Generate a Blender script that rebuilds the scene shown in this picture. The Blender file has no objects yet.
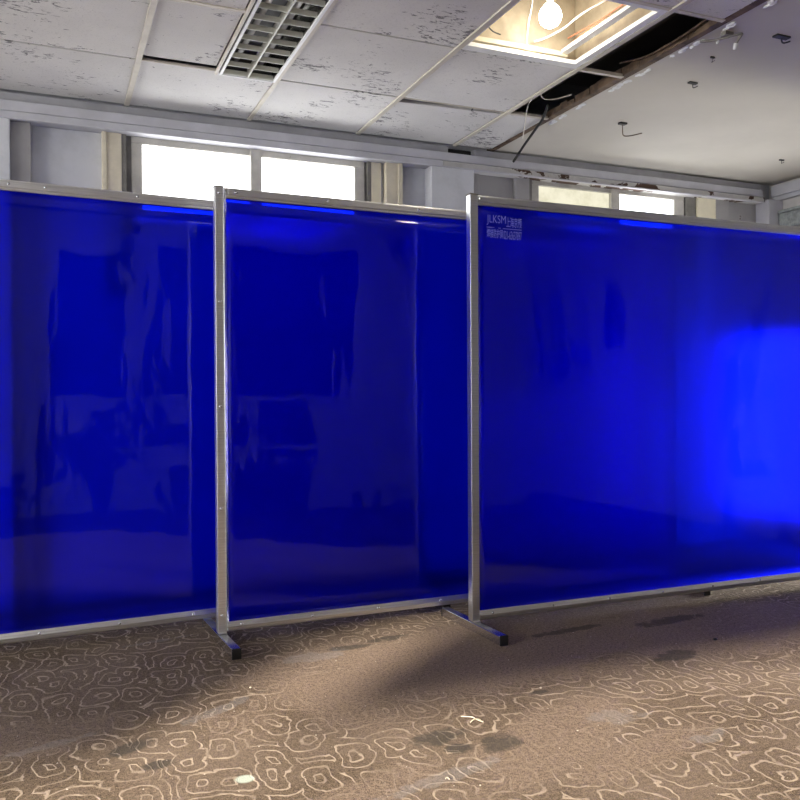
import bpy, bmesh, math, random
from mathutils import Vector, Matrix
random.seed(7)
S = bpy.context.scene
COL = S.collection
H = 2.42                      # ceiling height

# ------------------------------------------------------------------ materials
class NT:
    def __init__(s, name):
        s.m = bpy.data.materials.new(name); s.m.use_nodes = True
        s.t = s.m.node_tree; s.t.nodes.clear()
        s.out = s.n('ShaderNodeOutputMaterial')
    def n(s, typ, ins=None, **kw):
        nd = s.t.nodes.new(typ)
        for k, v in kw.items(): setattr(nd, k, v)
        for k, v in (ins or {}).items(): s.put(nd.inputs[k], v)
        return nd
    def put(s, sock, v):
        if isinstance(v, bpy.types.NodeSocket): s.t.links.new(v, sock)
        elif isinstance(v, bpy.types.Node): s.t.links.new(v.outputs[0], sock)
        else:
            if isinstance(v, tuple) and len(v) == 3 and sock.type == 'RGBA': v = v + (1,)
            sock.default_value = v
    def math(s, op, a, b=0.0, c=0.0, clamp=False):
        nd = s.n('ShaderNodeMath', operation=op, use_clamp=clamp)
        s.put(nd.inputs[0], a); s.put(nd.inputs[1], b); s.put(nd.inputs[2], c)
        return nd.outputs[0]
    def pos(s): return s.n('ShaderNodeNewGeometry').outputs['Position']
    def sep(s, v): return s.n('ShaderNodeSeparateXYZ', {0: v}).outputs
    def mapv(s, v, scale=(1,1,1), loc=(0,0,0), rot=(0,0,0)):
        return s.n('ShaderNodeMapping', {0: v, 'Scale': scale, 'Location': loc, 'Rotation': rot}).outputs[0]
    def noise(s, v, scale, detail=3, rough=.55, dist=0.0):
        return s.n('ShaderNodeTexNoise', {'Vector': v, 'Scale': scale, 'Detail': detail, 'Roughness': rough, 'Distortion': dist}).outputs[0]
    def ramp(s, f, a, b, smooth=True):
        return s.n('ShaderNodeMapRange', {0: f, 1: a, 2: b}, clamp=True, interpolation_type='SMOOTHSTEP' if smooth else 'LINEAR').outputs[0]
    def mix(s, f, a, b):
        nd = s.n('ShaderNodeMix', data_type='RGBA')
        s.put(nd.inputs[0], f); s.put(nd.inputs[6], a); s.put(nd.inputs[7], b)
        return nd.outputs[2]
    def bump(s, h, strength=.3, dist=.01):
        return s.n('ShaderNodeBump', {'Height': h, 'Strength': strength, 'Distance': dist}).outputs[0]
    def pbr(s, color, rough=.7, metal=0.0, normal=None, **kw):
        ins = {'Base Color': color, 'Roughness': rough, 'Metallic': metal}
        ins.update(kw)
        p = s.n('ShaderNodeBsdfPrincipled', ins)
        if normal is not None: s.put(p.inputs['Normal'], normal)
        s.put(s.out.inputs[0], p.outputs[0])
        return s.m

def blob(t, xyz, cx, cy, rx, ry, ang=0.0, wob=None):
    """soft elliptic mask in floor coordinates"""
    dx = t.math('SUBTRACT', xyz[0], cx); dy = t.math('SUBTRACT', xyz[1], cy)
    c, s_ = math.cos(ang), math.sin(ang)
    u = t.math('ADD', t.math('MULTIPLY', dx, c/rx), t.math('MULTIPLY', dy, s_/rx))
    v = t.math('ADD', t.math('MULTIPLY', dx, -s_/ry), t.math('MULTIPLY', dy, c/ry))
    d = t.math('ADD', t.math('MULTIPLY', u, u), t.math('MULTIPLY', v, v))
    if wob is not None: d = t.math('ADD', d, wob)
    return t.ramp(d, 1.25, .35)

def mat_plain(name, col, rough=.7, metal=0.0, var=.08, scale=6, bump=.0, specks=None):
    t = NT(name); p = t.pos()
    n = t.noise(p, scale, 5, .6)
    f = t.ramp(n, .3, .7)
    dark = tuple(c*(1-var) for c in col); light = tuple(min(1, c*(1+var)) for c in col)
    c = t.mix(f, dark, light)
    if specks:
        n2 = t.noise(p, specks[1], 4, .7, .6)
        c = t.mix(t.ramp(n2, specks[2], specks[2]+.03), c, specks[0])
    nm = t.bump(t.noise(p, scale*12, 3), bump, .003) if bump else None
    return t.pbr(c, rough, metal, nm)

def mat_carpet():
    t = NT('loop_pile_carpet'); p = t.pos(); xyz = t.sep(p)
    warp = t.n('ShaderNodeTexNoise', {'Vector': p, 'Scale': 7.0, 'Detail': 1.0})
    wv = t.n('ShaderNodeVectorMath', {0: warp.outputs[1], 1: (.5,.5,.5)}, operation='SUBTRACT').outputs[0]
    wv = t.n('ShaderNodeVectorMath', {0: wv, 'Scale': .10}, operation='SCALE').outputs[0]
    warp2 = t.n('ShaderNodeTexNoise', {'Vector': p, 'Scale': 30.0, 'Detail': 1.0})
    wv2 = t.n('ShaderNodeVectorMath', {0: warp2.outputs[1], 1: (.5,.5,.5)}, operation='SUBTRACT').outputs[0]
    wv2 = t.n('ShaderNodeVectorMath', {0: wv2, 'Scale': .020}, operation='SCALE').outputs[0]
    q = t.n('ShaderNodeVectorMath', {0: p, 1: wv}, operation='ADD').outputs[0]
    q = t.n('ShaderNodeVectorMath', {0: q, 1: wv2}, operation='ADD').outputs[0]
    q = t.mapv(q, (1, .62, 0), rot=(0, 0, .12))
    vor = t.n('ShaderNodeTexVoronoi', {'Vector': q, 'Scale': 8.4, 'Exponent': 3.0, 'Randomness': .8}, distance='MINKOWSKI', voronoi_dimensions='2D')
    ring = t.math('FRACT', t.math('MULTIPLY', vor.outputs['Distance'], 4.1))
    line = t.math('ABSOLUTE', t.math('SUBTRACT', ring, .5))
    fib = t.noise(p, 160, 2, .7)
    line = t.math('ADD', line, t.math('MULTIPLY', t.math('SUBTRACT', fib, .5), .16))
    lm = t.ramp(line, .125, .045)
    # worn bands where the pile is rubbed flat and the pattern is gone
    wn = t.noise(p, 3.2, 5, .65)
    wob = t.math('MULTIPLY', t.math('SUBTRACT', wn, .5), 3.2)
    worn = blob(t, xyz, 1.75, 2.85, 1.35, .42, .15, wob)
    for b in [(1.35, 2.05, .45, .16, .5), (.85, 2.65, .18, .5, .2), (-.05, 2.65, .3, .14, .1), (2.6, 2.7, .9, .35, .0),
              (1.5, 1.85, .35, .09, .3), (1.0, 3.0, .25, .2, 0), (.75, 1.95, .25, .09, .4)]:
        worn = t.math('MAXIMUM', worn, t.math('MULTIPLY', blob(t, xyz, *b, wob), .8))
    gen = t.ramp(t.noise(p, 1.3, 3), .52, .68)
    worn = t.math('MAXIMUM', worn, t.math('MULTIPLY', gen, .45))
    lm = t.math('MULTIPLY', lm, t.math('ADD', .45, t.math('MULTIPLY', t.ramp(t.noise(p, 13, 3), .38, .6), .55)))
    lm = t.math('MULTIPLY', lm, t.math('SUBTRACT', 1.0, t.math('MULTIPLY', worn, .93)))
    grain = t.noise(p, 300, 2, .8)
    grain2 = t.noise(p, 90, 3, .8)
    g = t.math('ADD', t.math('MULTIPLY', grain, .6), t.math('MULTIPLY', grain2, .4))
    base = t.mix(t.ramp(g, .41, .60, False), (.028,.019,.013), (.225,.168,.112))
    patch = t.ramp(t.noise(p, 2.4, 4, .6), .35, .65)
    base = t.mix(t.math('MULTIPLY', patch, .3), base, (.26,.20,.15))
    wcol = t.mix(t.ramp(g, .39, .62, False), (.05,.034,.026), (.38,.285,.205))
    base = t.mix(t.math('MULTIPLY', worn, .75), base, wcol)
    base = t.mix(t.math('MULTIPLY', lm, .8), base, (.44,.355,.265))
    wob2 = t.math('MULTIPLY', t.math('SUBTRACT', t.noise(p, 16, 4, .6), .5), 3.0)
    for b in [(1.035,2.18,.10,.052,.1), (1.18,2.075,.075,.055,.4), (1.06,2.09,.05,.03,0), (1.50,2.38,.035,.02,0),
              (2.19,2.505,.12,.055,.15), (.2,2.465,.075,.04,.5), (.262,2.32,.05,.03,.2), (2.0,2.95,.2,.03,.1), (1.25,3.15,.12,.03,.1),
              (1.08,3.1,.10,.03,0), (2.5,2.9,.2,.05,.1)]:
        base = t.mix(t.math('MULTIPLY', blob(t, xyz, *b, wob2), .7), base, (.04,.037,.03))
    for b in [(-.03,2.57,.16,.022,.3), (.50,2.66,.17,.03,.5), (.40,3.5,.12,.018,.2), (.92,3.05,.13,.06,.1), (1.75,1.87,.08,.03,.2), (1.6,2.10,.10,.05,0),
              (.95,1.95,.2,.03,.2)]:
        base = t.mix(t.math('MULTIPLY', blob(t, xyz, *b, t.math('MULTIPLY', wob2, 1.8)), .18), base, (.30,.31,.32))
    base = t.mix(t.math('MULTIPLY', blob(t, xyz, .459, 2.147, .027, .024), .8), base, (.50,.58,.48))
    sp = t.noise(p, 75, 1, .5)
    base = t.mix(t.ramp(sp, .775, .79), base, (.75,.68,.55))
    h = t.math('ADD', t.math('MULTIPLY', g, 1.0), t.math('MULTIPLY', lm, .35))
    return t.pbr(base, .95, 0, t.bump(h, .7, .006), **{'Specular IOR Level': .15})

def mat_tile(seed):
    t = NT('fissured_mineral_tile'); p = t.mapv(t.pos(), loc=(seed*3.7, seed*1.9, 0))
    cl = t.ramp(t.noise(p, 3.2, 3, .6), .42, .66)
    q = t.mapv(p, (.6, 1.5, 1))
    fis = t.noise(q, 26, 5, .72, 1.4)
    th = t.math('ADD', .335, t.math('MULTIPLY', cl, .125))
    f = t.ramp(t.math('SUBTRACT', th, fis), -.004, .016)
    pit = t.ramp(t.noise(p, 170, 3, .8), .42, .34)
    c = t.mix(t.ramp(t.noise(p, 2.0, 4), .3, .7), (.66,.65,.64), (.76,.75,.735))
    c = t.mix(t.math('MULTIPLY', pit, .35), c, (.35,.34,.36))
    c = t.mix(t.math('MULTIPLY', f, .8), c, (.10,.095,.11))
    h = t.math('SUBTRACT', 1.0, t.math('MAXIMUM', f, t.math('MULTIPLY', pit, .4)))
    return t.pbr(c, .9, 0, t.bump(h, .6, .004))

def mat_peel(name, col, under, amount=.62, scale=2.2, stretch=(1,1,.45)):
    t = NT(name); p = t.pos()
    q = t.mapv(p, stretch)
    n = t.noise(q, scale, 6, .62, .35)
    m = t.ramp(n, amount, amount+.012)
    e = t.math('MULTIPLY', t.ramp(n, amount-.03, amount), t.math('SUBTRACT', 1.0, m))
    dirt = t.ramp(t.noise(p, 5, 5, .65), .35, .75)
    c = t.mix(dirt, col, tuple(k*.82 for k in col))
    c = t.mix(t.math('MULTIPLY', e, .35), c, tuple(min(1, k*1.25) for k in col))
    c = t.mix(m, c, t.mix(t.noise(p, 22, 4), under, tuple(k*.45 for k in under)))
    sp = t.ramp(t.noise(p, 26, 5, .75), .70, .72)
    c = t.mix(t.math('MULTIPLY', sp, .6), c, tuple(k*.4 for k in under))
    return t.pbr(c, .8, 0, t.bump(t.math('SUBTRACT', 1.0, m), .5, .004))

def mat_metal(name, col, rough=.32, metal=1.0, streak=(1,1,60)):
    t = NT(name)
    tc = t.n('ShaderNodeTexCoord').outputs['Object']
    n = t.noise(t.mapv(tc, streak), 3, 4, .7)
    c = t.mix(t.ramp(n, .3, .7), tuple(k*.78 for k in col), col)
    r = t.math('ADD', rough-.06, t.math('MULTIPLY', t.noise(tc, 14, 3), .2))
    return t.pbr(c, r, metal, t.bump(n, .08, .002))

def mat_film():
    t = NT('blue_transparent_pvc')
    tr = t.n('ShaderNodeBsdfTransparent', {'Color': (.035, .115, .955)})
    p = t.pos()
    wav = t.noise(t.mapv(p, (1, 1, .22)), 4.2, 2, .5, .3)
    fine = t.noise(t.mapv(p, (1, 1, .35)), 15, 2, .5)
    h = t.math('ADD', wav, t.math('MULTIPLY', fine, .12))
    nb = t.bump(h, .22, .02)
    gl = t.n('ShaderNodeBsdfGlossy', {'Color': (.52,.49,.62), 'Roughness': .015, 'Normal': nb})
    df = t.n('ShaderNodeBsdfTranslucent', {'Color': (.004, .0, .85)})
    geo = t.n('ShaderNodeNewGeometry')
    fr = t.n('ShaderNodeFresnel', {'IOR': 1.52})
    f = t.math('MULTIPLY', fr.outputs[0], t.math('SUBTRACT', 1.0, geo.outputs['Backfacing']))
    hz = t.n('ShaderNodeBsdfRefraction', {'Color': (.035, .06, .955), 'Roughness': .33, 'IOR': 1.25})
    mh = t.n('ShaderNodeMixShader', {0: .48, 1: tr.outputs[0], 2: hz.outputs[0]})
    m0 = t.n('ShaderNodeMixShader', {0: .03, 1: mh.outputs[0], 2: df.outputs[0]})
    m1 = t.n('ShaderNodeMixShader', {0: f, 1: m0.outputs[0], 2: gl.outputs[0]})
    t.put(t.out.inputs[0], m1.outputs[0])
    return t.m

def mat_emit(name, col, strength, col2=None, scale=6, amt=.5):
    t = NT(name); p = t.pos()
    c = col
    if col2: c = t.mix(t.math('MULTIPLY', t.ramp(t.noise(p, scale, 5, .7), .45, .8), amt), col, col2)
    e = t.n('ShaderNodeEmission', {'Color': c, 'Strength': strength})
    t.put(t.out.inputs[0], e.outputs[0]); return t.m

M = dict(
    carpet=mat_carpet(),
    wallwhite=mat_peel('painted_plaster_wall', (.62,.63,.66), (.30,.27,.24), .74, 2.5, (1,1,.6)),
    wallpeel=mat_peel('peeling_plaster_wall', (.62,.60,.58), (.055,.045,.04), .56, 1.5),
    wallgrey=mat_peel('grey_stained_shaded_plaster', (.36,.35,.35), (.16,.13,.11), .70, 4),
    cornice=mat_plain('painted_cornice', (.52,.52,.56), .6, 0, .10, 4, .1, ((.2,.18,.17), 20, .72)),
    cornice_shade=mat_plain('shade_toned_cornice', (.36,.36,.38), .6, 0, .12, 5, .1),  # upper cornice band: darker grey puts its shade into the paint
    cornice_peel=mat_peel('flaking_cornice_paint', (.56,.55,.54), (.10,.055,.035), .55, 4.0, (1,1,1.6)),
    plaster=mat_plain('plaster_ceiling_board', (.58,.55,.49), .75, 0, .05, 1.5, .08, ((.45,.42,.38), 5, .735)),
    void=mat_plain('dark_ceiling_void', (.28,.27,.26), .9),
    slab=mat_plain('rough_concrete_slab', (.40,.34,.25), .85, 0, .25, 5, .2),
    rail=mat_plain('painted_steel_rail', (.62,.58,.50), .5, 0, .08, 12),
    railwhite=mat_plain('white_enamel_trim', (.82,.84,.84), .4, 0, .05, 12),
    wood=mat_plain('raw_timber_edge', (.13,.085,.055), .8, 0, .5, 14, .3),
    frame=mat_plain('weathered_window_frame', (.50,.48,.43), .55, 0, .12, 10, .05, ((.2,.17,.13), 30, .70)),
    jamb=mat_plain('dark_painted_jamb', (.20,.19,.17), .7, 0, .2, 10),
    cream=mat_plain('cream_painted_board', (.68,.62,.48), .6, 0, .10, 8, .05, ((.25,.2,.15), 24, .72)),
    creamlit=mat_plain('cream_reveal_lit_tone', (.80,.74,.56), .6, 0, .06, 8),  # the cream board colour, lightened for daylight falling on the reveal
    alu=mat_metal('brushed_aluminium', (.90,.90,.88), .34),
    steel=mat_metal('galvanised_steel', (.72,.74,.76), .30),
    chrome=mat_metal('polished_steel', (.82,.84,.90), .14),
    black=mat_plain('black_plastic', (.012,.012,.013), .4),
    blackcord=mat_plain('black_rubber_strap', (.02,.02,.02), .6),
    whitecord=mat_plain('white_cable', (.75,.72,.65), .5),
    redcord=mat_plain('copper_coloured_cable', (.55,.22,.12), .5),
    louvre=mat_plain('satin_louvre', (.56,.56,.50), .4, .3, .1, 10),
    reflector=mat_metal('dulled_mirror_reflector', (.16,.16,.15), .2),
    lampbody=mat_plain('lamp_housing', (.06,.06,.06), .5),
    tube=mat_plain('unlit_glass_tube', (.8,.8,.78), .15),
    film=mat_film(),
    pane=mat_emit('daylit_frosted_glass', (1,1,1), 5.0, (.17,.19,.17), 9, 1.0),
    pane_dim=mat_emit('daylit_yellowed_glass', (.98,.93,.72), .72, (.72,.68,.48), 7, .8),
    bulb=mat_emit('glowing_lamp_glass', (1,.95,.86), 22),
    greybox=mat_plain('grey_metal_cover', (.30,.33,.33), .5, 0, .25, 30),
    paper=mat_plain('pale_scrap', (.50,.45,.33), .8),
    print=mat_plain('pale_printed_ink', (.22,.25,.85), .6),
    darkroom=mat_plain('dark_corridor_lining', (.04,.038,.035), .9),
)

# ------------------------------------------------------------------ geometry helpers
def add_box(bm, a, b, mi=0):
    x0,y0,z0 = [min(a[i], b[i]) for i in range(3)]; x1,y1,z1 = [max(a[i], b[i]) for i in range(3)]
    v = [bm.verts.new(c) for c in ((x0,y0,z0),(x1,y0,z0),(x1,y1,z0),(x0,y1,z0),(x0,y0,z1),(x1,y0,z1),(x1,y1,z1),(x0,y1,z1))]
    for f in ((0,3,2,1),(4,5,6,7),(0,1,5,4),(1,2,6,5),(2,3,7,6),(3,0,4,7)):
        fc = bm.faces.new([v[i] for i in f]); fc.material_index = mi
    return v
def add_cyl(bm, p0, p1, r, seg=10, r1=None):
    p0, p1 = Vector(p0), Vector(p1); d = p1-p0
    q = d.to_track_quat('Z', 'Y').to_matrix().to_4x4(); q.translation = (p0+p1)/2
    bmesh.ops.create_cone(bm, cap_ends=True, segments=seg, radius1=r, radius2=r if r1 is None else r1, depth=d.length, matrix=q)
def add_tube(bm, pts, r, seg=7):
    pts = [Vector(p) for p in pts]
    # catmull-rom smoothing
    out = []
    for i in range(len(pts)-1):
        a = pts[max(i-1,0)]; b = pts[i]; c = pts[i+1]; d = pts[min(i+2, len(pts)-1)]
        for k in range(5):
            u = k/5
            out.append(.5*((2*b)+(-a+c)*u+(2*a-5*b+4*c-d)*u*u+(-a+3*b-3*c+d)*u**3))
    out.append(pts[-1])
    rings = []
    for i, p in enumerate(out):
        tdir = (out[min(i+1,len(out)-1)]-out[max(i-1,0)]).normalized()
        ref = Vector((0,0,1)) if abs(tdir.z) < .9 else Vector((1,0,0))
        u = tdir.cross(ref).normalized(); w = tdir.cross(u)
        rings.append([bm.verts.new(p+r*(math.cos(2*math.pi*k/seg)*u+math.sin(2*math.pi*k/seg)*w)) for k in range(seg)])
    for i in range(len(rings)-1):
        for k in range(seg):
            bm.faces.new([rings[i][k], rings[i][(k+1)%seg], rings[i+1][(k+1)%seg], rings[i+1][k]])
    bm.faces.new(rings[0][::-1]); bm.faces.new(rings[-1])
def obj(name, bm, mat, parent=None, bevel=0.0, smooth=False, loc=None):
    bmesh.ops.recalc_face_normals(bm, faces=bm.faces)
    me = bpy.data.meshes.new(name); bm.to_mesh(me); bm.free()
    mats = mat if isinstance(mat, (list, tuple)) else [mat]
    for m in mats: me.materials.append(m)
    if smooth:
        for p in me.polygons: p.use_smooth = True
    o = bpy.data.objects.new(name, me); COL.objects.link(o)
    if parent: o.parent = parent
    if loc: o.location = loc
    if bevel:
        b = o.modifiers.new('edge', 'BEVEL'); b.width = bevel; b.segments = 2; b.limit_method = 'ANGLE'
    return o
def boxes(name, lst, mat, parent=None, bevel=0.0):
    bm = bmesh.new()
    for a, b in lst: add_box(bm, a, b)
    return obj(name, bm, mat, parent, bevel)
def struct(o): o['kind'] = 'structure'; return o
def tag(o, label, cat, group=None):
    o['label'] = label; o['category'] = cat
    if group: o['group'] = group
    return o
def empty(name, loc=(0,0,0), rz=0):
    o = bpy.data.objects.new(name, None); COL.objects.link(o); o.location = loc; o.rotation_euler = (0,0,rz); o.empty_display_size = .1
    return o

# ------------------------------------------------------------------ the room
XL, XR, YB, YF = -4.0, 4.6, -.3, 4.32
K = YF/4.5
struct(boxes('floor', [((XL-.2,YB-.2,-.1),(XR+.2,YF+.3,0))], M['carpet']))
WL0, WL1 = 1.84, 2.42          # window band heights (bottom, hidden top)
struct(boxes('wall_front', [((XL,YF,0),(XR,YF+.2,WL0)), ((XL,YF,WL1),(XR,YF+.2,2.95)),
    ((XL,YF,WL0),(.36*K,YF+.2,WL1)), ((1.71*K,YF,WL0),(2.77*K,YF+.2,WL1)), ((4.03*K,YF,WL0),(XR,YF+.2,WL1))], M['wallwhite']))
struct(boxes('trim_1', [((-1.0,4.225,0),(-.163,YF,2.28))], M['wallwhite'], bevel=.004))      # pilaster at the far left
struct(boxes('trim_2', [((1.975,4.222,0),(2.243,YF,2.28))], M['wallwhite'], bevel=.004))         # pilaster between the windows
struct(boxes('trim_3', [((4.47,4.20,0),(XR,YF,2.30))], M['cornice'], bevel=.006))            # corner casing
struct(boxes('pilaster_shade_strip', [((-.163,YF-.06,0),(-.075,YF,2.28))], M['wallgrey'], bevel=.003))  # grey tone stands for the shaded side of the pilaster
# recessed grey panels either side of the right window
struct(boxes('trim_5', [((2.255,YF-.02,1.0),(2.32,YF,2.30)), ((2.32,YF-.008,1.0),(2.555,YF,2.30)), ((2.555,YF-.03,1.0),(2.655,YF,2.30))], M['wallgrey'], bevel=.003))
struct(boxes('trim_6', [((4.09,YF-.03,1.0),(4.21,YF,2.30)), ((4.21,YF-.008,1.0),(4.47,YF,2.30))], M['wallgrey'], bevel=.003))

# cornice in front of the windows: stepped profile, gap where a piece is missing
def cornice(name, segs, yf, z0, z1, mat):
    return struct(boxes(name, [((a,yf,z0),(b,YF,z1)) for a, b in segs], mat, bevel=.003))
cornice('trim_7', [(XL,2.10),(2.27,XR-.14)], 4.262, 2.365, 2.412, M['cornice_shade'])
cornice('trim_8', [(XL,XR-.14)], 4.235, 2.318, 2.366, M['cornice'])
cornice('trim_9', [(XL,2.05)], 4.225, 2.283, 2.314, M['cornice'])
cornice('trim_10', [(2.05,XR-.14)], 4.225, 2.283, 2.314, M['cornice_peel'])
struct(boxes('dark_hole_backing', [((2.10,4.31,2.365),(2.27,YF,2.412))], M['blackcord']))  # black backing paints the darkness inside the missing piece's hole
struct(boxes('trim_12', [((XL,4.215,2.276),(2.05,4.24,2.284)), ((2.05,4.215,2.276),(XR-.14,4.24,2.284))], M['cornice'], bevel=.002))
# cornice along right wall
struct(boxes('trim_13', [((XR-.05,YB,2.33),(XR,4.26,2.40)), ((XR-.035,YB,2.30),(XR,4.26,2.33))], M['cornice'], bevel=.004))

# right wall with an added unseen window that backlights the third screen
RW = dict(y0=3.28, y1=4.0, z0=.10, z1=1.45)
struct(boxes('wall_right', [((XR,YB,0),(XR+.2,RW['y0'],2.95)), ((XR,RW['y1'],0),(XR+.2,YF+.2,2.95)),
    ((XR,RW['y0'],0),(XR+.2,RW['y1'],RW['z0'])), ((XR,RW['y0'],RW['z1']),(XR+.2,RW['y1'],2.95))], M['wallpeel']))
# left wall with a wide unseen window added to light the ceiling
struct(boxes('wall_left', [((XL-.2,YB,0),(XL,YF+.2,.8)), ((XL-.2,YB,2.2),(XL,YF+.2,2.95)), ((XL-.2,YB,.8),(XL,.2,2.2)), ((XL-.2,3.9,.8),(XL,YF+.2,2.2))], M['wallwhite']))
# rear wall: dark corridor openings (mirrored in the film) and sunlit openings at its left
def wall_with_holes(name, x0, x1, y0, y1, z0, z1, holes, mat):
    xs = sorted({x0, x1, *[h[0] for h in holes], *[h[1] for h in holes]})
    zs = sorted({z0, z1, *[h[2] for h in holes], *[h[3] for h in holes]})
    L = []
    for i in range(len(xs)-1):
        for k in range(len(zs)-1):
            cx, cz = (xs[i]+xs[i+1])/2, (zs[k]+zs[k+1])/2
            if any(h[0] < cx < h[1] and h[2] < cz < h[3] for h in holes): continue
            L.append(((xs[i],y0,zs[k]),(xs[i+1],y1,zs[k+1])))
    return struct(boxes(name, L, mat))
DARK = [(.53,1.33,1.0,2.25), (1.56,2.72,1.0,2.28)]
SUNH = [(-3.8,-1.98,.6,1.80), (-3.35,-2.62,1.80,2.36), (-1.98,-.35,.6,1.80)]
wall_with_holes('wall_back', XL, XR, YB-.15, YB, 0, 2.95, DARK+SUNH, M['wallpeel'])
struct(boxes('trim_14', [((0,YB-.75,0),(XR,YB-.7,2.6)), ((0,YB-.7,0),(.05,YB-.15,2.6)), ((XR-.05,YB-.7,0),(XR,YB-.15,2.6)), ((0,YB-.7,2.55),(XR,YB-.15,2.6))], M['darkroom']))
struct(boxes('trim_15', [((1.48,YB,.94),(2.82,YB+.05,.985)), ((.45,YB,.94),(1.42,YB+.05,.985)), ((1.2,YB,.52),(3.2,YB+.015,.56))], M['cornice'], bevel=.004))

# ------------------------------------------------------------------ windows in the front wall
def window(n, xo0, xo1, panes, z0, z1, jl, jr):
    xo0 *= K; xo1 *= K; panes = [(a*K, b*K, m) for a, b, m in panes]
    sc = lambda L: [((a[0]*K,)+tuple(a[1:]), (b[0]*K,)+tuple(b[1:])) for a, b in L]
    w = struct(empty('window_%d' % n, ((xo0+xo1)/2, YF, 1.94)))
    def P(name, lst, mat, bev=.003, par=w):
        off = w.location
        o = boxes(name, [(tuple(Vector(a)-off), tuple(Vector(b)-off)) for a, b in lst], mat, par, bev); return o
    P('window_frame', [((xo0,YF-.01,1.83),(xo1,YF+.05,z0)), ((xo0,YF-.01,z1),(xo1,YF+.05,z1+.08)),
                       ((xo0,YF-.01,z0),(panes[0][0],YF+.05,z1)), ((panes[0][1],YF-.018,z0),(panes[1][0],YF+.05,z1+.06)), ((panes[1][1],YF-.01,z0),(xo1,YF+.05,z1))], M['frame'])
    P('jamb', sc(jl), M['jamb']); P('jamb', sc(jr), M['jamb'])
    for a, b, m in panes:
        P('pane', [((a,YF+.012,z0),(b,YF+.02,z1))], m, 0)
    return w, (lambda name, L, mat: P(name, sc(L), mat))
w1, P1 = window(1, .395, 1.676, [(.449,1.014,M['pane']), (1.075,1.615,M['pane'])], 1.924, 2.250,
    [((.345,YF-.03,1.80),(.368,YF+.05,2.40)), ((.366,YF-.005,1.80),(.397,YF+.05,2.40))], [((1.690,YF-.02,1.80),(1.714,YF+.05,2.40)), ((1.674,YF-.003,1.80),(1.692,YF+.05,2.40))])
P1('casing', [((.25,YF-.045,1.5),(.272,YF,2.30)), ((.272,YF-.035,1.5),(.345,YF,2.30))], M['cream'])
P1('casing', [((1.715,YF-.02,1.5),(1.775,YF,2.30))], M['creamlit'])
P1('casing', [((1.795,YF-.045,1.5),(1.868,YF,2.30)), ((1.868,YF-.055,1.5),(1.895,YF,2.30))], M['cream'])
w2, P2 = window(2, 2.79, 4.004, [(2.846,3.397,M['pane_dim']), (3.461,3.918,M['pane'])], 2.065, 2.258,
    [((2.77,YF-.02,1.80),(2.79,YF+.05,2.40))], [((4.012,YF-.02,1.80),(4.10,YF+.05,2.40))])
P2('casing', [((4.10,YF-.03,1.5),(4.27,YF,2.30))], M['creamlit'])
w3 = struct(empty('window_3', (XR, 3.64, RW['z0'])))
bm = bmesh.new()
for (y0,y1,z0,z1) in ((RW['y0'],RW['y0']+.05,RW['z0'],RW['z1']), (RW['y1']-.05,RW['y1'],RW['z0'],RW['z1']), (3.62,3.67,RW['z0'],RW['z1']), (RW['y0'],RW['y1'],RW['z0'],RW['z0']+.05), (RW['y0'],RW['y1'],RW['z1']-.05,RW['z1'])):
    add_box(bm, (.03,y0-3.64,z0-RW['z0']), (.09,y1-3.64,z1-RW['z0']))
obj('window_frame', bm, M['frame'], w3)  # frame of the added unseen right window
M['fill_side'] = mat_emit('side_fill_glass', (1,1,1), 13)  # glowing sheet added to brighten the space behind the screens
boxes('pane', [((.055,RW['y0']-3.64+.05,.05),(.065,RW['y1']-3.64-.05,RW['z1']-RW['z0']-.05))], M['fill_side'], w3)  # glowing fill sheet of the added right window
w4 = struct(empty('window_4', (XL, 2.05, .8)))
boxes('window_frame', [((-.09,-1.85,0),(-.03,1.85,.06)), ((-.09,-1.85,1.34),(-.03,1.85,1.4)), ((-.09,-1.85,0),(-.03,-1.79,1.4)), ((-.09,1.79,0),(-.03,1.85,1.4)), ((-.09,-.03,0),(-.03,.03,1.4))], M['frame'], w4)  # frame of the added unseen left window
M['fill_left'] = mat_emit('left_fill_glass', (1,.985,.96), 9)  # glowing sheet added as fill light for ceiling and walls
boxes('pane', [((-.065,-1.79,.06),(-.055,1.79,1.34))], M['fill_left'], w4)  # glowing fill sheet of the added left window

# grey cover on right wall
g = empty('junction_box', (XR, 4.12, 2.10)); tag(g, 'mottled grey metal junction box fixed high on the right wall beside the corner', 'box')
boxes('body', [((-.05,-.18,0),(.004,.07,.105))], M['greybox'], g, .005)
boxes('lid', [((-.058,-.185,.105),(0,.075,.125))], M['greybox'], g, .003)

# ------------------------------------------------------------------ ceiling
struct(boxes('ceiling', [((XL,YB,2.90),(XR,YF+.2,2.95)),                        # slab above
                         ], M['void']))
CUT = 1.84
struct(boxes('ceiling_left', [((XL,YB,H),(-.265,4.26,H+.02)), ((-.265,YB,H),(2.38,CUT,H+.02))], mat_tile(3)))
# plaster half with ragged broken edge
bm = bmesh.new()
edge = []
y = YB
while y < 4.30:
    edge.append((2.395+random.uniform(-.006,.012)+(.012 if random.random() < .15 else 0), y)); y += random.uniform(.015,.05)
edge.append((2.40, 4.30))
top = []
for z in (H+.003, H+.022):
    vs = [bm.verts.new((x,yy,z)) for x, yy in edge] + [bm.verts.new((XR,4.30,z)), bm.verts.new((XR,YB,z))]
    top.append(vs); bm.faces.new(vs)
for i in range(len(top[0])):
    j = (i+1) % len(top[0]); bm.faces.new([top[0][i], top[0][j], top[1][j], top[1][i]])
struct(obj('ceiling_right', bm, M['plaster']))
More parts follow.
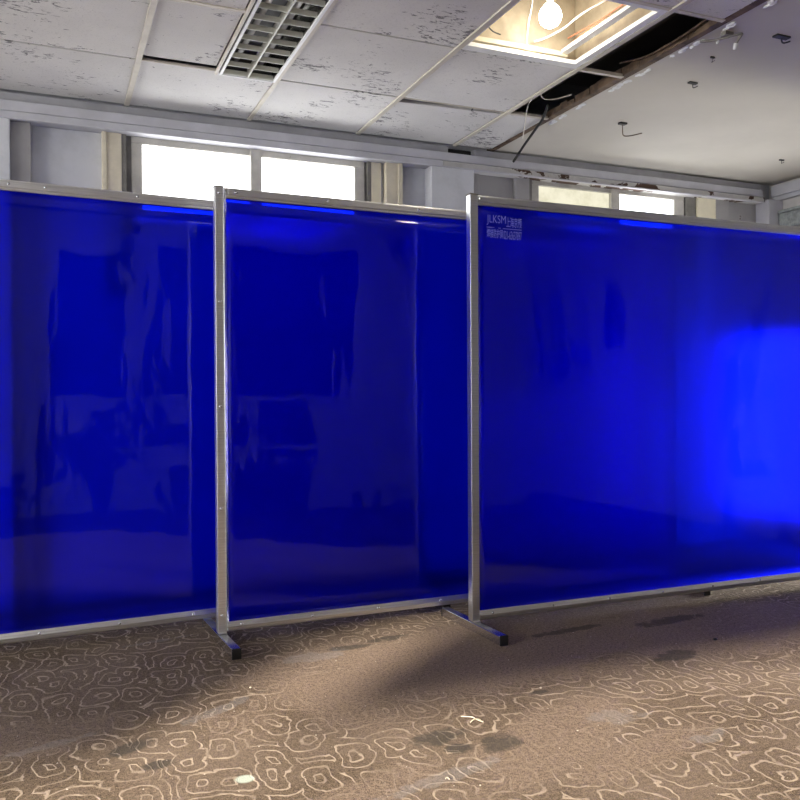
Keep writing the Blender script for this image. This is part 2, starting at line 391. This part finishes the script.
# broken timber batten and hanging plaster crumbs along the edge
bm = bmesh.new(); y = YB; px = 2.372
L = [(2.385+random.uniform(-.006,.004), YB+i*.06) for i in range(78)]
for i in range(len(L)-1):
    add_box(bm, (L[i][0]-.008, L[i][1], H+.0), (2.41, L[i+1][1]+.001, H+.032+random.uniform(-.012,.008)))
bt = tag(obj('timber_batten', bm, M['wood']), 'rough brown timber batten along the broken edge of the plaster ceiling', 'batten')
bm = bmesh.new()
crumbs = [(3.17,.05),(3.2,.03),(3.06,.05),(2.99,.04),(3.45,.03),(3.62,.03),(3.72,.03),(2.75,.05),(2.72,.03),(2.5,.03),(2.3,.03),(2.62,.05),(2.2,.05),(2.1,.05)]
for cy, r in crumbs:
    for k in range(4):
        m = Matrix.Translation((2.437+random.uniform(-.008,.012), cy+random.uniform(-r,r), H+.002)) @ Matrix.Diagonal((random.uniform(.006,.013), random.uniform(.012,.028), random.uniform(.004,.009), 1))
        bmesh.ops.create_icosphere(bm, subdivisions=1, radius=1, matrix=m)
flk = tag(obj('plaster_flakes', bm, M['railwhite']), 'white crumbling flakes hanging from the broken plaster ceiling edge', 'plaster flakes'); flk['kind'] = 'stuff'

struct(boxes('added_gap_board', [((2.16,1.5,H+.16),(2.43,4.25,H+.17))], mat_plain('added_gap_backing', (.13,.125,.115), .9, 0, .3, 8)))  # added board above the gap, catches floor light so the void looks grey
# drop ceiling: main rails and cross rails
struct(boxes('ceiling_grid', [((x-.012,CUT,H-.006),(x+.012,4.262,H+.012)) for x in (-.245,.355,1.555,2.14)] +
    [((.957-.010,CUT,H-.004),(.957+.010,4.262,H+.012))] +
    
    [((1.567,3.671,H-.001),(2.128,3.679,H+.010))] +
    [((.367,y-.004,H-.001),(.68,y+.004,H+.01)) for y in (3.675,)] + [((.367,3.055,H-.004),(.68,3.075,H+.01))] +
    [((2.152,3.665,H-.003),(2.385,3.685,H+.012)), ((2.152,3.055,H-.003),(2.385,3.075,H+.012)), ((2.152,2.445,H-.003),(2.385,2.465,H+.012)),
     ((1.567,2.446,H-.003),(2.128,2.464,H+.012))], M['rail'], bevel=.001))
cols = [(-.233,.343),(.367,.672),(.969,1.543),(1.567,2.128),(2.152,2.375)]
rows = [(3.682,4.258),(3.070,3.668),(2.460,3.060),(CUT,2.450)]
mats = [mat_tile(s) for s in (0,1,2)]
cname = ['far left', 'between the far left rail and the slatted lamp', 'middle', 'beside the lit opening column', 'narrow at the dark gap']
LAB = {
 (0,0):'speckled white ceiling tile against the cornice at the left edge', (0,1):'white fissured ceiling tile at top left corner of the view',
 (0,2):'white ceiling tile one row nearer than the top left one', (1,0):'white fissured tile between cornice and end of the slatted lamp',
 (1,1):'narrow cracked ceiling tile left of the slatted lamp above a black slot', (1,2):'narrow ceiling tile left of the slatted lamp at upper edge of view',
 (2,0):'white tile against the cornice right of the slatted lamp end', (2,1):'smudged white ceiling tile right of the slatted lamp, second from the cornice',
 (2,2):'speckled ceiling tile right of the slatted lamp, left of the lit opening', (3,0):'drooping white tile against cornice with a black crescent gap behind it',
 (3,1):'plain white ceiling tile between the lit opening and the drooping tile', (3,3):'white ceiling tile nearest side of the lit opening at top edge',
 (4,0):'narrow white ceiling tile in the corner beside the broken plaster edge', (4,3):'narrow ceiling tile beyond the dark gap at top edge beside the plaster'}
k = 0
for ci, (x0,x1) in enumerate(cols):
    for ri, (y0,y1) in enumerate(rows):
        if (ci, ri) not in LAB: continue
        if ci == 1 and ri == 0: x1_ = .945
        else: x1_ = x1
        bm = bmesh.new(); yy1 = y1; yy0 = y0
        if (ci, ri) == (1,1): yy1 = 3.62
        cx, cy = (x0+x1_)/2, (yy0+yy1)/2
        add_box(bm, (x0-cx,yy0-cy,0), (x1_-cx,yy1-cy,.014))
        o = obj('ceiling_tile', bm, mats[(ci*2+ri)%3], None, .0015, loc=(cx,cy,H+.001))
        if (ci, ri) == (3,0):
            # sagging far piece: tips down away from the rail
            o.location = (cx, cy-.0, H+.001)
            for v in o.data.vertices:
                if v.co.y < 0: v.co.y += .055 if v.co.x < 0 else .022
        tag(o, LAB[(ci,ri)], 'ceiling tile', 'mineral tiles of the dropped ceiling')

struct(boxes('shadow_line_strips', [((a+.012,y-.006,H+.006),(b-.012,y+.006,H+.012)) for y in (3.675,3.065,2.455) for a, b in ((-.245,.355),(.957,1.555))], M['jamb']))  # dark strips paint the shadow lines between tile rows
# fluorescent louvre lamp (unlit)
LX0, LX1, LY0, LY1 = .700, .945, 2.30, 3.695
lamp = empty('louvre_lamp', ((LX0+LX1)/2, (LY0+LY1)/2, H)); tag(lamp, 'unlit recessed ceiling lamp with mirrored louvre slats in two rows', 'ceiling lamp')
hx, hy = (LX1-LX0)/2, (LY1-LY0)/2
boxes('housing', [((-hx,-hy,.09),(hx,hy,.095)), ((-hx,-hy,0),(-hx+.003,hy,.09)), ((hx-.003,-hy,0),(hx,hy,.09)), ((-hx,-hy,0),(hx,-hy+.003,.09)), ((-hx,hy-.003,0),(hx,hy,.09))], M['lampbody'], lamp)
boxes('lamp_frame', [((-hx-.003,-hy,-.009),(-hx+.009,hy,0)), ((hx-.009,-hy,-.009),(hx+.003,hy,0)), ((-hx,-hy,-.009),(hx,-hy+.009,0)), ((-hx,hy-.009,-.009),(hx,hy,0))], M['railwhite'], lamp, .001)
boxes('side_rail', [((-hx-.022,-hy,-.008),(-hx-.010,hy,.004))], M['rail'], lamp, .001)
lv = boxes('centre_divider', [((-.003,-hy+.01,-.006),(.003,hy-.01,.03))], M['louvre'], lamp)
ns = 15
for i in range(ns):
    y = -hy + .03 + i*(2*hy-.05)/(ns-1)
    bm = bmesh.new()
    for sx in (-1, 1):
        a, b = (sx*.004, sx*(hx-.010))
        vs = [(a,y-.005,.014),(b,y-.005,.014),(b,y+.005,.014),(a,y+.005,.014),(a,y-.0015,-.006),(b,y-.0015,-.006),(b,y+.0015,-.006),(a,y+.0015,-.006)]
        v = [bm.verts.new(c) for c in vs]
        for f in ((0,1,2,3),(4,7,6,5),(0,4,5,1),(1,5,6,2),(2,6,7,3),(3,7,4,0)): bm.faces.new([v[q] for q in f])
    obj('slat', bm, M['louvre'], lamp)
for sx in (-1,1):
    bm = bmesh.new()
    pts = []
    # curved mirror reflector at each side
    n = 8
    prev = None
    for q in range(n+1):
        a = q/n*math.pi/2
        x = sx*(hx-.008 - .035*(1-math.cos(a))); z = .0 + .06*math.sin(a)
        cur = (bm.verts.new((x,-hy+.01,z)), bm.verts.new((x,hy-.01,z)))
        if prev: bm.faces.new([prev[0],prev[1],cur[1],cur[0]])
        prev = cur
    r = obj('reflector', bm, M['reflector'], lamp, smooth=True)
    sm = r.modifiers.new('thick', 'SOLIDIFY'); sm.thickness = .001
    bm = bmesh.new(); add_cyl(bm, (sx*.055,-hy+.03,.058), (sx*.055,hy-.03,.058), .012, 14)
    obj('fluorescent_tube', bm, M['tube'], lamp, smooth=True)

# lit opening: white enamelled light trough frame around a missing tile, timber cavity above
OX0, OX1, OY0, OY1 = 1.567, 2.128, 2.464, 3.058
t_ = .05
struct(boxes('ceiling_opening', [((OX0-.02,OY0-.01,H+.30),(OX1+.02,OY1+.02,H+.32))], M['slab']))
struct(boxes('ceiling_cavity', [((OX0-.012,OY0-.01,H+.012),(OX0-.004,OY1+.01,H+.30)), ((OX1+.004,OY0-.01,H+.012),(OX1+.010,OY1+.01,H+.30)),
    ((OX0,OY1+.004,H+.014),(OX1,OY1+.012,H+.30)), ((OX0,OY0-.010,H+.012),(OX1,OY0-.004,H+.30))], M['slab']))
fr = empty('opening_frame', ((OX0+OX1)/2, (OY0+OY1)/2, H)); tag(fr, 'white enamelled metal frame around the lit ceiling opening with bare bulb', 'frame')
ax, ay = (OX1-OX0)/2, (OY1-OY0)/2
boxes('frame_rail', [((-ax,ay-.045,-.004),(ax,ay,.014))], M['railwhite'], fr, .002)
boxes('frame_rail', [((ax-.034,-ay,-.004),(ax,ay-.046,.014))], M['railwhite'], fr, .002)
boxes('frame_rail', [((-ax,-ay,-.004),(-ax+.008,ay-.046,.014))], M['railwhite'], fr, .002)
boxes('frame_rail', [((-ax+.009,-ay,-.004),(ax-.035,-ay+.02,.014))], M['railwhite'], fr, .002)
boxes('inner_rail', [((ax-.095,-ay+.02,.040),(ax-.060,ay-.03,.055))], M['railwhite'], fr, .002)
boxes('inner_rail', [((-ax+.02,ay-.03,.030),(ax-.06,ay-.008,.05))], M['cream'], fr, .002)

# bulb
BP = Vector((1.925, 2.935, H+.105))
BP = Vector((1.87, 2.86, H+.10))
bl = empty('bare_bulb', BP); tag(bl, 'bare glowing white bulb hanging inside the ceiling opening', 'light bulb')
bm = bmesh.new(); bmesh.ops.create_uvsphere(bm, u_segments=24, v_segments=16, radius=.046)
for v in bm.verts:
    if v.co.z > 0: v.co.x *= 1-.35*(v.co.z/.046)**2; v.co.y *= 1-.35*(v.co.z/.046)**2; v.co.z *= 1.25
obj('bulb_glass', bm, M['bulb'], bl, smooth=True)
bm = bmesh.new(); add_cyl(bm, (0,0,.052), (0,0,.09), .016, 16); obj('lamp_socket', bm, M['railwhite'], bl, .001)
bm = bmesh.new(); add_tube(bm, [(0,0,.085),(0,0,.14),(0,0,.2)], .003); obj('flex', bm, M['whitecord'], bl, smooth=True)

def cord(name, pts, r, mat, label, cat='cable'):
    bm = bmesh.new(); add_tube(bm, pts, r); return tag(obj(name, bm, mat, smooth=True), label, cat)
z = H
cord('white_cable', [(1.80,2.86,z+.28),(1.80,2.88,z+.17),(1.81,2.93,z+.09),(1.835,2.985,z+.045),(1.85,3.0,z+.02)], .004, M['whitecord'], 'white cable curving from bulb to the lower rail of the ceiling opening')
cord('pale_cable', [(2.00,2.48,z+.10),(2.03,2.62,z+.12),(1.99,2.80,z+.11),(1.97,2.92,z+.09),(1.93,3.0,z+.075),(1.90,3.03,z+.07)], .004, M['whitecord'], 'pale cable running along right inside of the lit ceiling opening')
cord('copper_cable', [(2.06,2.50,z+.13),(2.085,2.66,z+.09),(2.07,2.85,z+.085),(2.06,3.02,z+.07)], .004, M['redcord'], 'thin copper-coloured cable inside the right side of the lit opening')
cord('orange_cable', [(2.02,2.50,z+.16),(2.10,2.58,z+.13),(2.105,2.80,z+.12),(2.07,3.03,z+.11)], .0035, M['redcord'], 'orange-brown cable looping at top right corner of the lit opening')
cord('frame_cable', [(1.59,2.97,z+.06),(1.63,2.96,z+.065),(1.68,2.99,z+.06),(1.72,3.0,z+.058)], .003, M['blackcord'], 'short dark wire lying on left corner of the opening rail')
cord('grey_cable', [(2.20,3.10,z+.14),(2.24,3.22,z+.11),(2.28,3.40,z+.10),(2.24,3.60,z+.09),(2.17,3.70,z+.09)], .004, M['rail'], 'grey cable sagging through the dark ceiling gap')
cord('drooping_cable', [(2.17,3.40,z+.04),(2.22,3.47,z+.022),(2.28,3.46,z+.018),(2.345,3.40,z+.03)], .004, M['rail'], 'pale cable crossing the dark gap beside the timber batten')
cord('gap_cable', [(2.36,2.50,z+.03),(2.355,2.70,z+.012),(2.362,2.88,z+.02),(2.352,3.04,z+.05)], .004, M['wood'], 'brown cable hugging the timber batten in the dark gap')
cord('hanging_wire', [(2.158,3.40,z+.05),(2.156,3.43,z+.01),(2.12,3.435,z-.04),(2.108,3.44,z-.11),(2.095,3.445,z-.20)], .002, M['whitecord'], 'thin pale wire dangling from the end of the dark gap')
cord('hanging_strap', [(2.325,3.58,z+.035),(2.352,3.67,z-.004),(2.385,3.80,z-.022),(2.43,3.98,z-.045),(2.485,4.19,z-.076)], .007, M['blackcord'], 'black strap hanging from ceiling gap down towards the cornice', 'strap')

# bits stuck in the plaster ceiling
hk = empty('ceiling_hook', (2.80,3.60,H)); tag(hk, 'bent rusty wire hook sticking out of the plaster ceiling above the right window', 'hook')
bm = bmesh.new(); add_box(bm, (-.03,-.025,-.006), (.012,.0,.012)); obj('hook_plate', bm, M['blackcord'], hk)
bm = bmesh.new(); add_tube(bm, [(-.005,-.01,.012),(.0,.0,-.03),(.015,.01,-.055),(.05,.0,-.055),(.11,-.02,-.04)], .003)
obj('hook_wire', bm, M['wood'], hk, smooth=True)
def stub(x, y, s, label, mat='blackcord', name='ceiling_bracket'):
    bm = bmesh.new()
    add_box(bm, (-.035*s,-.012*s,-.004), (.03*s,.012*s,.006)); add_tube(bm, [(0,0,0),(.004,.006,-.012),(.02*s,.012,-.016),(.04*s,.0,-.010)], .003*s)
    return tag(obj(name, bm, M[mat], loc=(x,y,H)), label, 'bracket')
stub(2.73,3.0,.7,'small black bracket stub in the middle of the plaster ceiling')
stub(2.71,2.478,1.1,'torn dark bracket in plaster ceiling near the top right corner')
stub(4.14,3.79,.5,'tiny dark stub in plaster ceiling above right corner of room')
stub(2.60,2.74,.3,'tiny black nail in the plaster ceiling below the broken lamp holder')
h2 = empty('broken_lamp_holder', (2.47,2.55,H)); hb = boxes('mount', [((-.012,-.03,-.012),(.03,.0,.006))], M['jamb'], h2, .002); tag(h2, 'broken lamp holder with bent wire dangling beside the broken ceiling edge', 'lamp holder')
bm = bmesh.new(); add_tube(bm, [(-.04,.08,-.004),(-.01,.03,-.012),(.02,-.02,-.012),(.05,-.05,-.008),(.055,-.03,-.02),(.06,-.01,-.03)], .005); obj('bent_wire', bm, M['jamb'], h2, smooth=True)
bm = bmesh.new(); add_cyl(bm, (.06,-.01,-.028), (.063,.0,-.05), .009, 12, .007); obj('holder_cap', bm, M['railwhite'], h2)
bm = bmesh.new(); add_cyl(bm, (.0,.02,-.012), (.0,.03,-.026), .007, 10, .004); obj('holder_tip', bm, M['railwhite'], h2)

# ------------------------------------------------------------------ welding screens
TOP = 1.835
def screw_mesh():
    bm = bmesh.new(); bmesh.ops.create_uvsphere(bm, u_segments=10, v_segments=6, radius=.0055)
    for v in bm.verts: v.co.y *= .5
    me = bpy.data.meshes.new('screw'); bm.to_mesh(me); bm.free(); me.materials.append(M['chrome'])
    for p in me.polygons: p.use_smooth = True
    return me
SCREW = screw_mesh()
def screw(par, x, y, z):
    o = bpy.data.objects.new('screw', SCREW); COL.objects.link(o); o.parent = par; o.location = (x,y,z); return o

def welding_screen(x, y, rz, width, label, style, screws_top, screws_post, logo=False):
    """origin: floor point at the outer left bottom of the post front"""
    r = empty('welding_screen', (x,y,0), rz)
    tag(r, label, 'welding screen', 'blue welding screens standing in a row')
    pw = .036
    mat = M['alu'] if style == 'flat' else M['steel']
    def post(px):
        p = boxes('post', [((px,0,.042),(px+pw,.038,TOP))], mat, r, .003)
        bm = bmesh.new(); add_box(bm, (px-.0015,-.0015,TOP), (px+pw+.0015,.0395,TOP+.004)); obj('post_cap', bm, M['alu'] if style == 'flat' else M['jamb'], p, .001)
        return p
    pl = post(0); pr = post(width-pw)
    if style == 'flat':
        bm = bmesh.new()
        v = [bm.verts.new(c) for zz in (.075, TOP-.004) for c in ((pw-.001,-.007,zz),(pw+.010,.004,zz),(pw-.001,.004,zz))]
        for f_ in ((0,1,4,3),(1,2,5,4),(2,0,3,5),(0,2,1),(3,4,5)): bm.faces.new([v[q] for q in f_])
        st = obj('clamp_strip', bm, M['chrome'], pl)
    for z in screws_post: screw(pl, pw*.45, -.001, z)
    a, b = pw, width-pw
    z1 = TOP-.001
    tr = boxes('top_rail', [((a,.004,z1-.042),(b,.034,z1))], mat, r, .003)
    boxes('clamp_strip', [((a+.018 if style == 'flat' else a,-.001,z1-.030),(b,.004,z1-.006))], mat, tr, .0015)
    for sx in screws_top: screw(tr, sx, -.002, z1-.017)
    br = boxes('bottom_rail', [((a,.004,.045),(b,.034,.083))], mat, r, .006)
    bm = bmesh.new()
    v = [bm.verts.new(c) for u in (a, b) for c in ((u,-.005,.064),(u,-.005,.068),(u,.004,.086),(u,.004,.060))]
    for f_ in ((0,1,5,4),(1,2,6,5),(2,3,7,6),(3,0,4,7),(3,2,1,0),(4,5,6,7)): bm.faces.new([v[q] for q in f_])
    obj('clamp_strip', bm, M['alu'], br)
    k = 0; sx = a+.06
    while sx < b: screw(br, sx, -.004, .072); sx += .30
    # film, gently rippled like hanging PVC
    bm = bmesh.new()
    nx, nz = 60, 24
    F, B = [], []
    for i in range(nx+1):
        u = a-.002 + (b-a+.004)*i/nx
        rowF, rowB = [], []
        for j in range(nz+1):
            zz = .075 + (z1-.035-.075)*j/nz
            w = math.sin(math.pi*i/nx)**.5*math.sin(math.pi*j/nz)**.5
            d = .012 + .0022*w*math.sin(u*5.3+x*7) + .0012*w*math.sin(u*11+zz*1.3+x)
            rowF.append(bm.verts.new((u,d,zz))); rowB.append(bm.verts.new((u,d+.002,zz)))
        F.append(rowF); B.append(rowB)
    for i in range(nx):
        for j in range(nz):
            bm.faces.new([F[i][j],F[i+1][j],F[i+1][j+1],F[i][j+1]]); bm.faces.new([B[i][j],B[i][j+1],B[i+1][j+1],B[i+1][j]])
    for i in range(nx):
        bm.faces.new([F[i][0],B[i][0],B[i+1][0],F[i+1][0]]); bm.faces.new([F[i][nz],F[i+1][nz],B[i+1][nz],B[i][nz]])
    for j in range(nz):
        bm.faces.new([F[0][j],F[0][j+1],B[0][j+1],B[0][j]]); bm.faces.new([F[nx][j],B[nx][j],B[nx][j+1],F[nx][j+1]])
    fl = obj('film', bm, M['film'], r, smooth=True); fl['label'] = 'transparent deep blue plastic film'
    if logo:
        def text(s, x0, x1, z0, z1, bold=.0):
            cu = bpy.data.curves.new('printed_text', 'FONT'); cu.body = s; cu.size = 1; cu.offset = bold
            o = bpy.data.objects.new('printed_text', cu); COL.objects.link(o)
            bpy.context.view_layer.update()
            me = bpy.data.meshes.new_from_object(o.evaluated_get(bpy.context.evaluated_depsgraph_get()))
            bpy.data.objects.remove(o)
            xs = [v.co.x for v in me.vertices]; ys = [v.co.y for v in me.vertices]
            for v in me.vertices:
                u = (v.co.x-min(xs))/(max(xs)-min(xs)); w = (v.co.y-min(ys))/(max(ys)-min(ys)) if max(ys) > min(ys) else 0
                v.co.y, v.co.z, v.co.x = 0, z0+w*(z1-z0), x0+u*(x1-x0)
            return me
        bm = bmesh.new()
        for m_ in (text('JLKSM', .082, .174, 1.714, 1.757, -.008), text('\u4e0a\u6d77\u4eac\u9887', .177, .252, 1.710, 1.753, .004),
                   text('\u710a\u63a5\u9632\u62a4\u5c4f', .082, .160, 1.660, 1.698, .004), text('021-63637897', .163, .252, 1.658, 1.694, .0)): bm.from_mesh(m_)
        add_box(bm, (.082,0,1.703), (.118,.0005,1.7055)); add_box(bm, (.138,0,1.7025), (.150,.0005,1.705)); add_box(bm, (.160,0,1.7015), (.252,.0005,1.704))
        me = bpy.data.meshes.new('printed_text'); bm.to_mesh(me); bm.free(); me.materials.append(M['print'])
        o = bpy.data.objects.new('printed_text', me); COL.objects.link(o); o.parent = r; o.location = (0,.008,0)
        o['label'] = 'pale printed maker name and phone number'
    # feet
    for fx in (.0, width-pw):
        f = boxes('foot', [((fx,-.215,.001),(fx+.035,.275,.040))], M['chrome'], r, .003)
        for yy in (-.221, .275):
            boxes('end_cap', [((fx-.0005,yy,0),(fx+.0355,yy+.006,.0405))], M['black'], f, .001)
        boxes('weld_plate', [((fx+.002,-.012,.041),(fx+.034,0,.046))], M['alu'], f, .001)
        for q in [f]+list(f.children):
            for v in q.data.vertices: v.co.x -= v.co.y*.035

    return r
ang1 = math.atan2(.06,.83)
welding_screen(-.74, 3.49, ang1, 2.42, 'leftmost blue welding screen, set furthest back with its post out of view', 'flat',
    [.30,.60,.73,1.08,1.5,1.9,2.3], [.3,.7,1.1,1.5])
welding_screen(.612, 3.35, math.radians(1.2), 2.37, 'middle blue welding screen between the two visible posts', 'flat',
    [.085,.475,.90,1.35,1.8,2.2], [1.81,1.375,.955,.545,.115])
welding_screen(1.624, 3.09, 0, 2.42, 'rightmost blue welding screen in front, with printed lettering at its upper corner', 'tube',
    [.045,2.3], [], True)

# ------------------------------------------------------------------ litter on the carpet
def litter(name, x, y, mat, label, pts=None, r=.002, s=.01, cat='scrap'):
    bm = bmesh.new()
    if pts: add_tube(bm, [Vector(p) for p in pts], r)
    else:
        bmesh.ops.create_icosphere(bm, subdivisions=1, radius=s, matrix=Matrix.Diagonal((1,.8,.6,1)))
        for v in bm.verts: v.co *= random.uniform(.8,1.15); v.co.z += s*.5
    return tag(obj(name, bm, M[mat], loc=(x,y,.002)), label, cat)
litter('wire_scrap', 1.19, 2.25, 'paper', 'forked pale scrap of wire lying on the carpet in front', [(-.03,.035,.003),(-.005,.01,.006),(.0,-.005,.004),(.012,-.03,.003)], .0014)
litter('wire_scrap', 1.175, 2.235, 'paper', 'short pale twig lying against the forked wire scrap', [(-.012,-.004,.003),(.006,.0,.010),(.028,.004,.003)], .0013)
litter('black_pebble', 2.456, 2.584, 'black', 'small black pebble on the carpet in front of the right screen', s=.011, cat='pebble')
litter('paper_scrap', .94, 1.93, 'paper', 'thin pale scrap on the carpet at the lower edge', [(-.006,.0,.003),(0,.004,.004),(.002,-.007,.003)], .0012)
litter('crumb', 1.52, 2.40, 'paper', 'white crumb on dark patch of carpet below the right post', s=.005, cat='crumb')
litter('crumb', .62, 2.80, 'paper', 'pale crumb on the carpet below the middle post', s=.005, cat='crumb')

# ------------------------------------------------------------------ light
w = bpy.data.worlds.new('sky'); S.world = w; w.use_nodes = True
w.node_tree.nodes['Background'].inputs[0].default_value = (.88,.92,1,1)
w.node_tree.nodes['Background'].inputs[1].default_value = 1.2
def light(name, typ, loc, energy, color=(1,1,1), **kw):
    l = bpy.data.lights.new(name, typ); l.energy = energy; l.color = color
    for k, v in kw.items(): setattr(l, k, v)
    o = bpy.data.objects.new(name, l); COL.objects.link(o); o.location = loc; return o
el = math.radians(22)
sd = Vector((.77*math.cos(el), .64*math.cos(el), -math.sin(el)))
sun = light('sun', 'SUN', (-6,-6,5), 12.0, (1,.89,.77), angle=math.radians(3))
sun.rotation_euler = sd.to_track_quat('-Z','Y').to_euler()
light('bulb_light', 'POINT', (BP.x,BP.y,BP.z-.05), 4.0, (1,.90,.74), shadow_soft_size=.03)

# ------------------------------------------------------------------ camera
cam = bpy.data.cameras.new('camera'); co = bpy.data.objects.new('camera', cam); COL.objects.link(co)
cam.sensor_width = 36; cam.lens = 36*831/800; cam.clip_start = .05
Rm = Matrix(((0.921702972237661, 0.007933645836982398, -0.387815275913669), (-0.38785594609590723, 0.004407508095830869, -0.9217094655857853), (-0.005603217496275558, 0.9999588147199457, 0.00713952502418153)))
m4 = Rm.to_4x4(); m4.translation = (0,0,1.0)
# the right-handed camera frame
co.matrix_world = m4
S.camera = co
S.view_settings.view_transform = 'Standard'; S.view_settings.look = 'None'; S.view_settings.gamma = 1; S.view_settings.exposure = .45
S.cycles.transparent_max_bounces = 24
